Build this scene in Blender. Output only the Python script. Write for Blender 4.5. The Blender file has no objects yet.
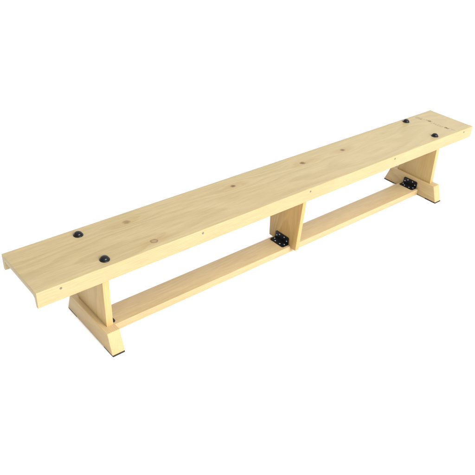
import bpy, bmesh, math, random
from mathutils import Matrix, Vector
random.seed(4)
S = bpy.context.scene
COL = S.collection

# ---------------------------------------------------------------- camera
cam_data = bpy.data.cameras.new('camera')
cam = bpy.data.objects.new('camera', cam_data); COL.objects.link(cam)
R = Vector((0.76981895, -0.63635043, 0.0493652))
U = Vector((0.31402626, 0.44495229, 0.83869242))
F = Vector((0.55566744, 0.63013934, -0.54236345))
M4 = Matrix((R, U, -F)).transposed().to_4x4()
M4.translation = Vector((-0.44959361, -1.38974937, 1.32507938))
cam.matrix_world = M4
cam_data.sensor_width = 36
cam_data.lens = 626.1313839 / 475 * 36
cam_data.clip_end = 200
S.camera = cam

# ---------------------------------------------------------------- light (white photo studio)
w = bpy.data.worlds.new('World'); S.world = w; w.use_nodes = True
w.node_tree.nodes['Background'].inputs[0].default_value = (0.97, 0.985, 1, 1)
_t = w.node_tree                       # the white studio is dimmer towards its left-hand side
_tc = _t.nodes.new('ShaderNodeTexCoord'); _sp = _t.nodes.new('ShaderNodeSeparateXYZ'); _mr = _t.nodes.new('ShaderNodeMapRange')
_mr.interpolation_type = 'SMOOTHSTEP'
_mr.inputs[1].default_value = -1.0; _mr.inputs[2].default_value = 0.6
_mr.inputs[3].default_value = 0.55; _mr.inputs[4].default_value = 1.02
_t.links.new(_tc.outputs['Generated'], _sp.inputs[0]); _t.links.new(_sp.outputs[0], _mr.inputs[0])
_t.links.new(_mr.outputs[0], _t.nodes['Background'].inputs[1])

def area(name, loc, target, size, power, color):
    l = bpy.data.lights.new(name, 'AREA'); l.shape = 'RECTANGLE'
    l.size, l.size_y = size; l.energy = power; l.color = color
    o = bpy.data.objects.new(name, l); COL.objects.link(o)
    o.location = loc
    o.rotation_euler = (Vector(target) - Vector(loc)).to_track_quat('-Z', 'Y').to_euler()
area('softbox', (1.1, -7.0, 4.6), (0.9, 0, 0.2), (5.6, 3.8), 960, (1, 0.985, 0.955))

S.view_settings.view_transform = 'Standard'
S.view_settings.look = 'None'
S.view_settings.exposure = 0.70
S.view_settings.gamma = 1
S.render.engine = 'CYCLES'
S.render.resolution_x = S.render.resolution_y = 1024

# ---------------------------------------------------------------- dimensions (metres)
L, W, H = 2.0, 0.224, 0.306
HW = W / 2
HR, T, RT = 0.0510, 0.0195, 0.017       # rail height, plank thickness, rail thickness
ZR, ZP = H - HR, H - T
ORG = Vector((1.0, 0, 0))

# ---------------------------------------------------------------- node helpers
class NT:
    def __init__(s, name):
        s.m = bpy.data.materials.new(name); s.m.use_nodes = True
        s.t = s.m.node_tree; s.b = s.t.nodes['Principled BSDF']
    def put(s, sock, v):
        if isinstance(v, bpy.types.NodeSocket): s.t.links.new(v, sock)
        else: sock.default_value = v
    def math(s, op, a, b=0.0, c=0.0, clamp=False):
        n = s.t.nodes.new('ShaderNodeMath'); n.operation = op; n.use_clamp = clamp
        s.put(n.inputs[0], a); s.put(n.inputs[1], b); s.put(n.inputs[2], c)
        return n.outputs[0]
    def ramp(s, v, a, b, lo=0.0, hi=1.0):
        n = s.t.nodes.new('ShaderNodeMapRange'); n.interpolation_type = 'SMOOTHSTEP'
        s.put(n.inputs[0], v)
        n.inputs[1].default_value = a; n.inputs[2].default_value = b
        n.inputs[3].default_value = lo; n.inputs[4].default_value = hi
        return n.outputs[0]
    def mix(s, f, a, b, mode='MIX'):
        n = s.t.nodes.new('ShaderNodeMix'); n.data_type = 'RGBA'; n.blend_type = mode
        s.put(n.inputs[0], f); s.put(n.inputs[6], a); s.put(n.inputs[7], b)
        return n.outputs[2]
    def vec(s, x, y, z):
        n = s.t.nodes.new('ShaderNodeCombineXYZ')
        s.put(n.inputs[0], x); s.put(n.inputs[1], y); s.put(n.inputs[2], z)
        return n.outputs[0]
    def noise(s, v, scale, detail=3, rough=.5, dist=0):
        n = s.t.nodes.new('ShaderNodeTexNoise')
        s.put(n.inputs['Vector'], v); n.inputs['Scale'].default_value = scale
        n.inputs['Detail'].default_value = detail; n.inputs['Roughness'].default_value = rough
        n.inputs['Distortion'].default_value = dist
        return n.outputs[0]

def wood(name, axis, base, dark, light, seed, knots=(), contrast=1.0, heart=0.0):
    """pine: rings of a log whose pith runs along `axis`, cut through by the board"""
    n = NT(name)
    tc = n.t.nodes.new('ShaderNodeTexCoord')
    sp = n.t.nodes.new('ShaderNodeSeparateXYZ'); n.t.links.new(tc.outputs['Object'], sp.inputs[0])
    X, Y, Z = sp.outputs
    order = {'x': (X, Y, Z), 'y': (Y, X, Z), 'z': (Z, Y, X)}[axis]
    a, b, c = order
    a = n.math('ADD', a, seed * 3.71)
    # slow wander of the grain along the board
    lowv = n.vec(n.math('MULTIPLY', a, 1.3), n.math('MULTIPLY', b, 4), n.math('MULTIPLY', c, 4))
    wander = n.math('SUBTRACT', n.noise(lowv, 1.0, 2), .5)
    finev = n.vec(n.math('MULTIPLY', a, 6), n.math('MULTIPLY', b, 60), n.math('MULTIPLY', c, 60))
    small = n.math('SUBTRACT', n.noise(finev, 1.0, 2), .5)
    push = n.math('MULTIPLY', wander, .075)
    push = n.math('ADD', push, n.math('MULTIPLY', small, .003))
    kn = None; ring = None; halo = None
    for (kx, ky, rr, st, ck) in knots:                 # coordinates in the plank's own plane
        dx = n.math('MULTIPLY', n.math('SUBTRACT', X, kx), .85)
        dy = n.math('SUBTRACT', Y, ky)
        wob = n.math('MULTIPLY', n.math('SUBTRACT', n.noise(n.vec(X, Y, 0.0), 130, 2), .5), rr * 1.0)
        d = n.math('SQRT', n.math('ADD', n.math('MULTIPLY', dx, dx), n.math('MULTIPLY', dy, dy)))
        d = n.math('ADD', d, wob)
        core = n.math('MULTIPLY', n.ramp(d, rr * 1.5, rr * .4), st * ck)
        edge = n.math('MULTIPLY', n.math('MULTIPLY', n.ramp(d, rr * .6, rr * .95), n.ramp(d, rr * 1.6, rr * .98)), st * (1.0 if ck < .5 else .4))
        dx2 = n.math('MULTIPLY', dx, .3)
        d2 = n.math('SQRT', n.math('ADD', n.math('MULTIPLY', dx2, dx2), n.math('MULTIPLY', dy, dy)))
        hl = n.math('MULTIPLY', n.ramp(d2, rr * 3.2, rr * .6), st)
        # grain flows round the knot
        sgn = n.math('DIVIDE', dy, n.math('ADD', d2, .004))
        g = n.math('MULTIPLY', n.math('MULTIPLY', n.ramp(d2, .045, 0.0), sgn), -.016)
        push = n.math('ADD', push, g)
        kn = core if kn is None else n.math('MAXIMUM', kn, core)
        ring = edge if ring is None else n.math('MAXIMUM', ring, edge)
        halo = hl if halo is None else n.math('MAXIMUM', halo, hl)
    bb = n.math('ADD', n.math('ADD', b, push), heart)
    cc = n.math('ADD', n.math('ADD', c, n.math('MULTIPLY', push, .6)), .05 + .01 * seed)
    # distance to the pith
    rad = n.math('SQRT', n.math('ADD', n.math('MULTIPLY', bb, bb), n.math('MULTIPLY', cc, cc)))
    rad = n.math('ADD', rad, n.math('MULTIPLY', a, .006))
    ph = n.math('FRACT', n.math('MULTIPLY', rad, 175))
    late = n.math('MULTIPLY', n.ramp(ph, .15, .86), n.ramp(ph, 1.0, .9))     # soft rise, sharp fall of one year's ring
    patch = n.noise(n.vec(n.math('MULTIPLY', a, 2.2), n.math('MULTIPLY', b, 11), n.math('MULTIPLY', c, 11)), 1.0, 3)
    vis = n.ramp(patch, .3, .7, .25, 1.0)
    late = n.math('MULTIPLY', late, vis)
    fib = n.noise(n.vec(n.math('MULTIPLY', a, 14), n.math('MULTIPLY', b, 430), n.math('MULTIPLY', c, 430)), 1.0, 4, .7)
    blot = n.noise(n.vec(n.math('MULTIPLY', a, 3.5), n.math('MULTIPLY', b, 9), n.math('MULTIPLY', c, 9)), 1.7, 3, .55)
    col = n.mix(n.ramp(blot, .3, .72), base, light)
    col = n.mix(n.math('MULTIPLY', late, .42 * contrast), col, dark)
    fibm = n.ramp(fib, .25, .75, .86, 1.10)
    fv = n.t.nodes.new('ShaderNodeCombineColor')
    for i in range(3): n.t.links.new(fibm, fv.inputs[i])
    col = n.mix(1.0, col, fv.outputs[0], 'MULTIPLY')
    if knots:
        col = n.mix(n.math('MULTIPLY', halo, .36), col, (.235, .14, .05, 1))
        col = n.mix(n.math('MULTIPLY', kn, .78, 0, True), col, (.075, .037, .011, 1))
        col = n.mix(n.math('MULTIPLY', ring, .55), col, (.055, .028, .010, 1))
    n.put(n.b.inputs['Base Color'], col)
    n.put(n.b.inputs['Roughness'], n.ramp(fib, .2, .8, .46, .58))
    n.b.inputs['Specular IOR Level'].default_value = .25
    n.b.inputs['Coat Weight'].default_value = .04
    n.b.inputs['Coat Roughness'].default_value = .28
    bp = n.t.nodes.new('ShaderNodeBump'); bp.inputs['Strength'].default_value = .12
    bp.inputs['Distance'].default_value = .0006
    n.put(bp.inputs['Height'], n.math('ADD', fib, n.math('MULTIPLY', late, -.4)))
    n.put(n.b.inputs['Normal'], bp.outputs[0])
    return n.m

def plain(name, col, rough, metal=0.0, noise=None):
    n = NT(name)
    c = tuple(col) + (1,)
    if noise:
        tc = n.t.nodes.new('ShaderNodeTexCoord')
        v = n.noise(tc.outputs['Object'], noise, 4)
        d = tuple(x * .6 for x in col) + (1,); l = tuple(min(1, x * 1.4) for x in col) + (1,)
        n.put(n.b.inputs['Base Color'], n.mix(v, d, l))
        n.put(n.b.inputs['Roughness'], n.ramp(v, .3, .7, rough * .8, min(1, rough * 1.2)))
    else:
        n.b.inputs['Base Color'].default_value = c; n.b.inputs['Roughness'].default_value = rough
    n.b.inputs['Metallic'].default_value = metal
    if max(col) < .02: n.b.inputs['Specular IOR Level'].default_value = .22
    return n.m

# x, y, radius, strength, darkness of the core
KN = [(.3707, .0588, .0082, .85, .8), (.3809, -.0784, .0080, .9, .35), (.7892, .0542, .0066, .95, 1.2),
      (1.1179, .0475, .0082, .95, 1.15), (1.3314, .0416, .0075, .95, 1.15), (1.60, .060, .0032, .35, .5)]
KN = [(x - 1, y, r, s, k) for x, y, r, s, k in KN]
m_top = wood('pine_seat', 'x', (.287, .225, .113, 1), (.190, .128, .048, 1), (.298, .235, .122, 1), 1, KN, .6, heart=.03)
m_leg = wood('pine_leg', 'z', (.345, .238, .098, 1), (.23, .132, .038, 1), (.365, .258, .112, 1), 3, (), .9, heart=.01)
m_leg_mid = wood('pine_leg_warm', 'z', (.365, .228, .080, 1), (.25, .135, .034, 1), (.385, .248, .094, 1), 7, (), 1.0, heart=.015)
m_foot = wood('pine_foot', 'y', (.340, .240, .113, 1), (.235, .145, .052, 1), (.360, .260, .128, 1), 5, (), .8, heart=.04)
m_beam = wood('pine_stretcher', 'x', (.330, .243, .127, 1), (.235, .153, .068, 1), (.350, .262, .142, 1), 4, (), .5, heart=.02)
m_black = plain('black_plastic', (.003, .003, .0035), .2)
m_blackm = plain('black_coated_steel', (.004, .004, .005), .4, 0, 900)
m_screw = plain('zinc_screw', (.42, .43, .46), .35, .85)
m_nail = plain('dull_nail', (.10, .085, .065), .6)
m_rub = plain('black_rubber', (.018, .018, .019), .75, 0, 300)
m_mark = plain('brown_stamp_ink', (.225, .15, .08), .6, 0, 260)
m_mark2 = plain('dark_stamp_ink', (.165, .10, .055), .6, 0, 260)
m_floor = plain('white_studio_floor', (.94, .94, .94), .9)

# ---------------------------------------------------------------- mesh helpers
def prism(bm, poly, axis, a0, a1):
    """extrude a closed outline; axis 'x': poly (y,z); 'y': poly (x,z); 'z': poly (x,y)"""
    def P(u, v, t):
        return {'x': (t, u, v), 'y': (u, t, v), 'z': (u, v, t)}[axis]
    A = [bm.verts.new(P(u, v, a0)) for u, v in poly]
    B = [bm.verts.new(P(u, v, a1)) for u, v in poly]
    fs = [bm.faces.new(A), bm.faces.new(list(reversed(B)))]
    n = len(poly)
    for i in range(n):
        fs.append(bm.faces.new((A[i], B[i], B[(i + 1) % n], A[(i + 1) % n])))
    bmesh.ops.recalc_face_normals(bm, faces=fs)
    return fs
def bev(bm, width, seg=2, test=None):
    es = [e for e in bm.edges if len(e.link_faces) == 2 and e.calc_face_angle(0) > .5 and (test is None or test(e))]
    bmesh.ops.bevel(bm, geom=es, offset=width, segments=seg, affect='EDGES', profile=.5, clamp_overlap=True)
def lathe(bm, prof, seg, c):
    rings = []
    for r, z in prof:
        if r < 1e-6: rings.append([bm.verts.new((c[0], c[1], c[2] + z))])
        else: rings.append([bm.verts.new((c[0] + r * math.cos(2 * math.pi * i / seg), c[1] + r * math.sin(2 * math.pi * i / seg), c[2] + z)) for i in range(seg)])
    for p, q in zip(rings, rings[1:]):
        for i in range(seg):
            j = (i + 1) % seg
            if len(p) == 1 and len(q) == 1: continue
            if len(q) == 1: bm.faces.new((p[i], p[j], q[0]))
            elif len(p) == 1: bm.faces.new((p[0], q[j], q[i]))
            else: bm.faces.new((p[i], p[j], q[j], q[i]))
def obj(name, bm, mat, parent, shift=True, smooth=False):
    if shift: bmesh.ops.translate(bm, verts=bm.verts, vec=-ORG)
    bmesh.ops.recalc_face_normals(bm, faces=bm.faces)
    me = bpy.data.meshes.new(name); bm.to_mesh(me); bm.free()
    me.materials.append(mat)
    for p in me.polygons: p.use_smooth = smooth
    if smooth: me.set_sharp_from_angle(angle=math.radians(38))
    o = bpy.data.objects.new(name, me); COL.objects.link(o); o.parent = parent
    return o
def NB(): return bmesh.new()

# ---------------------------------------------------------------- the setting
bm = NB()
v = [bm.verts.new(p) for p in ((-40, -40, 0), (40, -40, 0), (40, 40, 0), (-40, 40, 0))]
bm.faces.new(v)
fl = obj('floor', bm, m_floor, None, shift=False); fl['kind'] = 'structure'

# ---------------------------------------------------------------- the bench
bench = bpy.data.objects.new('bench', None); COL.objects.link(bench)
bench.location = ORG
bench['label'] = 'long low pale pine gymnastics bench with black bolts and brackets on a white floor'
bench['category'] = 'bench'

# seat plank, laid between the two rails
bm = NB()
prism(bm, [(-HW + RT, ZP), (HW - RT, ZP), (HW - RT, H), (-HW + RT, H)], 'x', 0, L)
bev(bm, .0012, 2, lambda e: abs(e.verts[0].co.x - e.verts[1].co.x) < 1e-6 and abs(e.verts[0].co.z - e.verts[1].co.z) < 1e-6)
seat = obj('seat_plank', bm, m_top, bench, smooth=True)

def arc(cx, cz, r, a0, a1, n=5):
    return [(cx + r * math.cos(math.radians(a0 + (a1 - a0) * i / n)), cz + r * math.sin(math.radians(a0 + (a1 - a0) * i / n))) for i in range(n + 1)]
NAILX = (.0676, .5359, 1.0019, 1.4668, 1.9361)
for s in (-1, 1):
    # outline in distance q from the outer face (q grows inwards)
    r1, r2 = .0022, .0045
    out = arc(r1, H - r1, r1, 90, 180)                       # top outer edge
    out += arc(r2, ZR + r2, r2, 180, 270)                    # bottom outer edge
    out += arc(RT - .004 - r2, ZR + r2, r2, 270, 355)
    out += arc(RT + .006, ZP - .0085, .008, 172, 95)         # cove under the plank
    out += [(RT + .0062, ZP - .0002), (RT - .0, ZP - .0002), (RT, H)]
    poly = [(s * (HW - q), z) for q, z in out]
    bm = NB(); prism(bm, poly, 'x', 0, L)
    rail = obj('side_rail', bm, m_top, bench, smooth=True)
    for x in NAILX:
        bm = NB()
        lathe(bm, [(0.0, .0002), (.0018, .0004), (.0034, .0007), (.0038, .0002), (.0038, -.001)], 16, (0, 0, 0))
        bmesh.ops.rotate(bm, verts=bm.verts, cent=(0, 0, 0), matrix=Matrix.Rotation(math.radians(90) * (1 if s < 0 else -1), 3, 'X'))
        bmesh.ops.translate(bm, verts=bm.verts, vec=(x, s * HW, .2938))
        obj('nail', bm, m_nail, rail, smooth=True)

# domed black cap bolts
dome = [(.0150, 0.0), (.0150, .0012), (.0144, .0022), (.0132, .0028)]
dome += [(.0124 * math.cos(a) ** .9, .0032 + .0088 * math.sin(a)) for a in [math.radians(d) for d in (0, 15, 30, 45, 58, 70, 81)]]
dome += [(0, .0120)]
for x, y in ((.2175, .0765), (.2175, -.0785), (1.787, .0845), (1.764, -.0815)):
    bm = NB(); lathe(bm, dome, 32, (x, y, H + .0001))
    obj('bolt', bm, m_black, bench, smooth=True)

# faint brown script stamped across the right-hand end of the seat
def stroke(bm, pts, wd, z):
    P = [Vector((x, y)) for x, y in pts]
    prev = None
    for i, p in enumerate(P):
        d = (P[min(i + 1, len(P) - 1)] - P[max(i - 1, 0)]).normalized(); nn = Vector((-d.y, d.x)) * wd * .5
        if i in (0, len(P) - 1): nn *= .35
        c = (bm.verts.new((*(p + nn), z)), bm.verts.new((*(p - nn), z)))
        if prev: bm.faces.new((prev[0], prev[1], c[1], c[0]))
        prev = c
bm = NB()
zz = H + .0003
def script(y0, y1, xc, amp, loops, wd, ph=0, z=zz):
    pts = []
    N = loops * 14
    for i in range(N + 1):
        t = i / N; a = 2 * math.pi * loops * t + ph
        y = y0 + (y1 - y0) * t + .0035 * math.sin(a)
        x = xc + amp * (.75 + .35 * math.sin(a * .37 + 1)) * math.cos(a)
        pts.append((x, y))
    stroke(bm, pts, wd, z)
script(.094, .060, 1.874, .0095, 4, .0009)
script(.055, .018, 1.884, .0080, 4, .0010, 1, zz + .0001)
script(.012, -.042, 1.878, .0095, 5, .0008, 2, zz + .0002)
script(-.046, -.072, 1.884, .0060, 3, .0009, 3, zz + .0003)
stroke(bm, [(1.889 + .001 * math.sin(i * .9), -.072 - .0028 * i) for i in range(10)], .0010, zz + .0004)
stroke(bm, [(1.866 + .006 * math.cos(i / 24 * 2 * math.pi), .076 + .016 * math.sin(i / 24 * 2 * math.pi)) for i in range(25)], .0008, zz + .0005)
obj('stamped_script', bm, m_mark, seat)
bm = NB(); zz = H + .0009
script(.034, .026, 1.884, .0045, 2, .0022, 1, zz)
obj('stamped_script', bm, m_mark2, seat)
bm = NB()
script(-.052, -.064, 1.882, .0032, 3, .0024, 0, zz + .0001)
obj('stamped_script', bm, m_mark2, seat)

# leg panels
XL0, XL1 = .2016, .2238
XM0, XM1 = 1.0030, 1.0208
XR0, XR1 = 1.8030, 1.8252
HF = .0732
BH, BZ0, BZ1 = .0455, .0012, .0284      # stretcher half width, bottom, top
def end_leg(x0, x1):
    slope = (.0827 - .0889) / (ZR - HF)
    top = .0889 + slope * (ZP - HF)
    bm = NB()
    prism(bm, [(-.0889, HF - .002), (.0889, HF - .002), (top, ZP - .0002), (-top, ZP - .0002)], 'x', x0, x1)
    bev(bm, .0012)
    obj('leg', bm, m_leg, bench, smooth=True)
end_leg(XL0, XL1); end_leg(XR0, XR1)
bm = NB()
sl = (.0851 - .0728) / (ZR - .0216); top = .0728 + sl * (ZP - .0216)
prism(bm, [(-.0728, .0216), (-BH - .0005, .0216), (-BH - .0005, BZ1 + .0004), (BH + .0005, BZ1 + .0004), (BH + .0005, .0216), (.0728, .0216), (top, ZP - .0002), (-top, ZP - .0002)], 'x', XM0, XM1)
bev(bm, .001)
obj('leg', bm, m_leg_mid, bench, smooth=True)

# feet
def foot(x0, x1):
    zb = .005
    k = (.1435 - .1177) / HF
    bm = NB()
    pb = .1435 - k * zb
    prism(bm, [(-pb, zb), (pb, zb), (.1177, HF), (-.1177, HF)], 'x', x0, x1)
    bev(bm, .0022, 3)
    f = obj('foot', bm, m_foot, bench, smooth=True)
    for s in (-1, 1):
        bm = NB()
        ys = sorted((s * .1425, s * .088))
        prism(bm, [(x0 + .0012, ys[0]), (x1 - .0012, ys[0]), (x1 - .0012, ys[1]), (x0 + .0012, ys[1])], 'z', .0003, zb + .0006)
        obj('rubber_pad', bm, m_rub, f)
foot(.1862, .2289); foot(1.7921, 1.8330)

# stretcher board running the length of the bench
bm = NB()
prism(bm, [(-BH, BZ0), (BH, BZ0), (BH, BZ1), (-BH, BZ1)], 'x', .2293, 1.7917)
bev(bm, .0014)
obj('stretcher', bm, m_beam, bench, smooth=True)

# black angle brackets, each with its screws
def bracket(x, s):
    """s=-1: sits on the left-hand side of the panel face at x, +1 on the right"""
    th, ln, hy = .0034, .031, .0355
    bm = NB()
    def outline(n):           # one plate in (y, t)
        c = .004
        return [(-hy, 0), (hy, 0), (hy, n - c), (hy - c, n), (-hy + c, n), (-hy, n - c)]
    xx = x + s * .0003
    prism(bm, [(y, BZ1 + .0003 + t) for y, t in outline(ln)], 'x', xx, xx + s * th)
    prism(bm, [(xx + s * (th + t), y) for y, t in outline(ln - th)], 'z', BZ1 + .0003, BZ1 + .0003 + th)
    b = obj('bracket', bm, m_blackm, bench)
    spots = [(-.027, .011), (-.0125, .021), (.0125, .021), (.027, .011)]
    for y, t in spots:
        for plate in (0, 1):
            bm = NB()
            lathe(bm, [(.0027, -.0002), (.0027, .0007), (.0020, .0014), (.0010, .0015), (.0008, .0007), (0, .0007)], 14, (0, 0, 0))
            if plate == 0:
                bmesh.ops.rotate(bm, verts=bm.verts, cent=(0, 0, 0), matrix=Matrix.Rotation(math.radians(90) * s, 3, 'Y'))
                bmesh.ops.translate(bm, verts=bm.verts, vec=(xx + s * th, y, BZ1 + t + .003))
            else:
                bmesh.ops.translate(bm, verts=bm.verts, vec=(xx + s * (t + .003), y, BZ1 + .0003 + th))
            obj('screw', bm, m_screw, b, smooth=True)
bracket(.2293, 1); bracket(XM0, -1); bracket(XM1, 1); bracket(1.7917, -1)
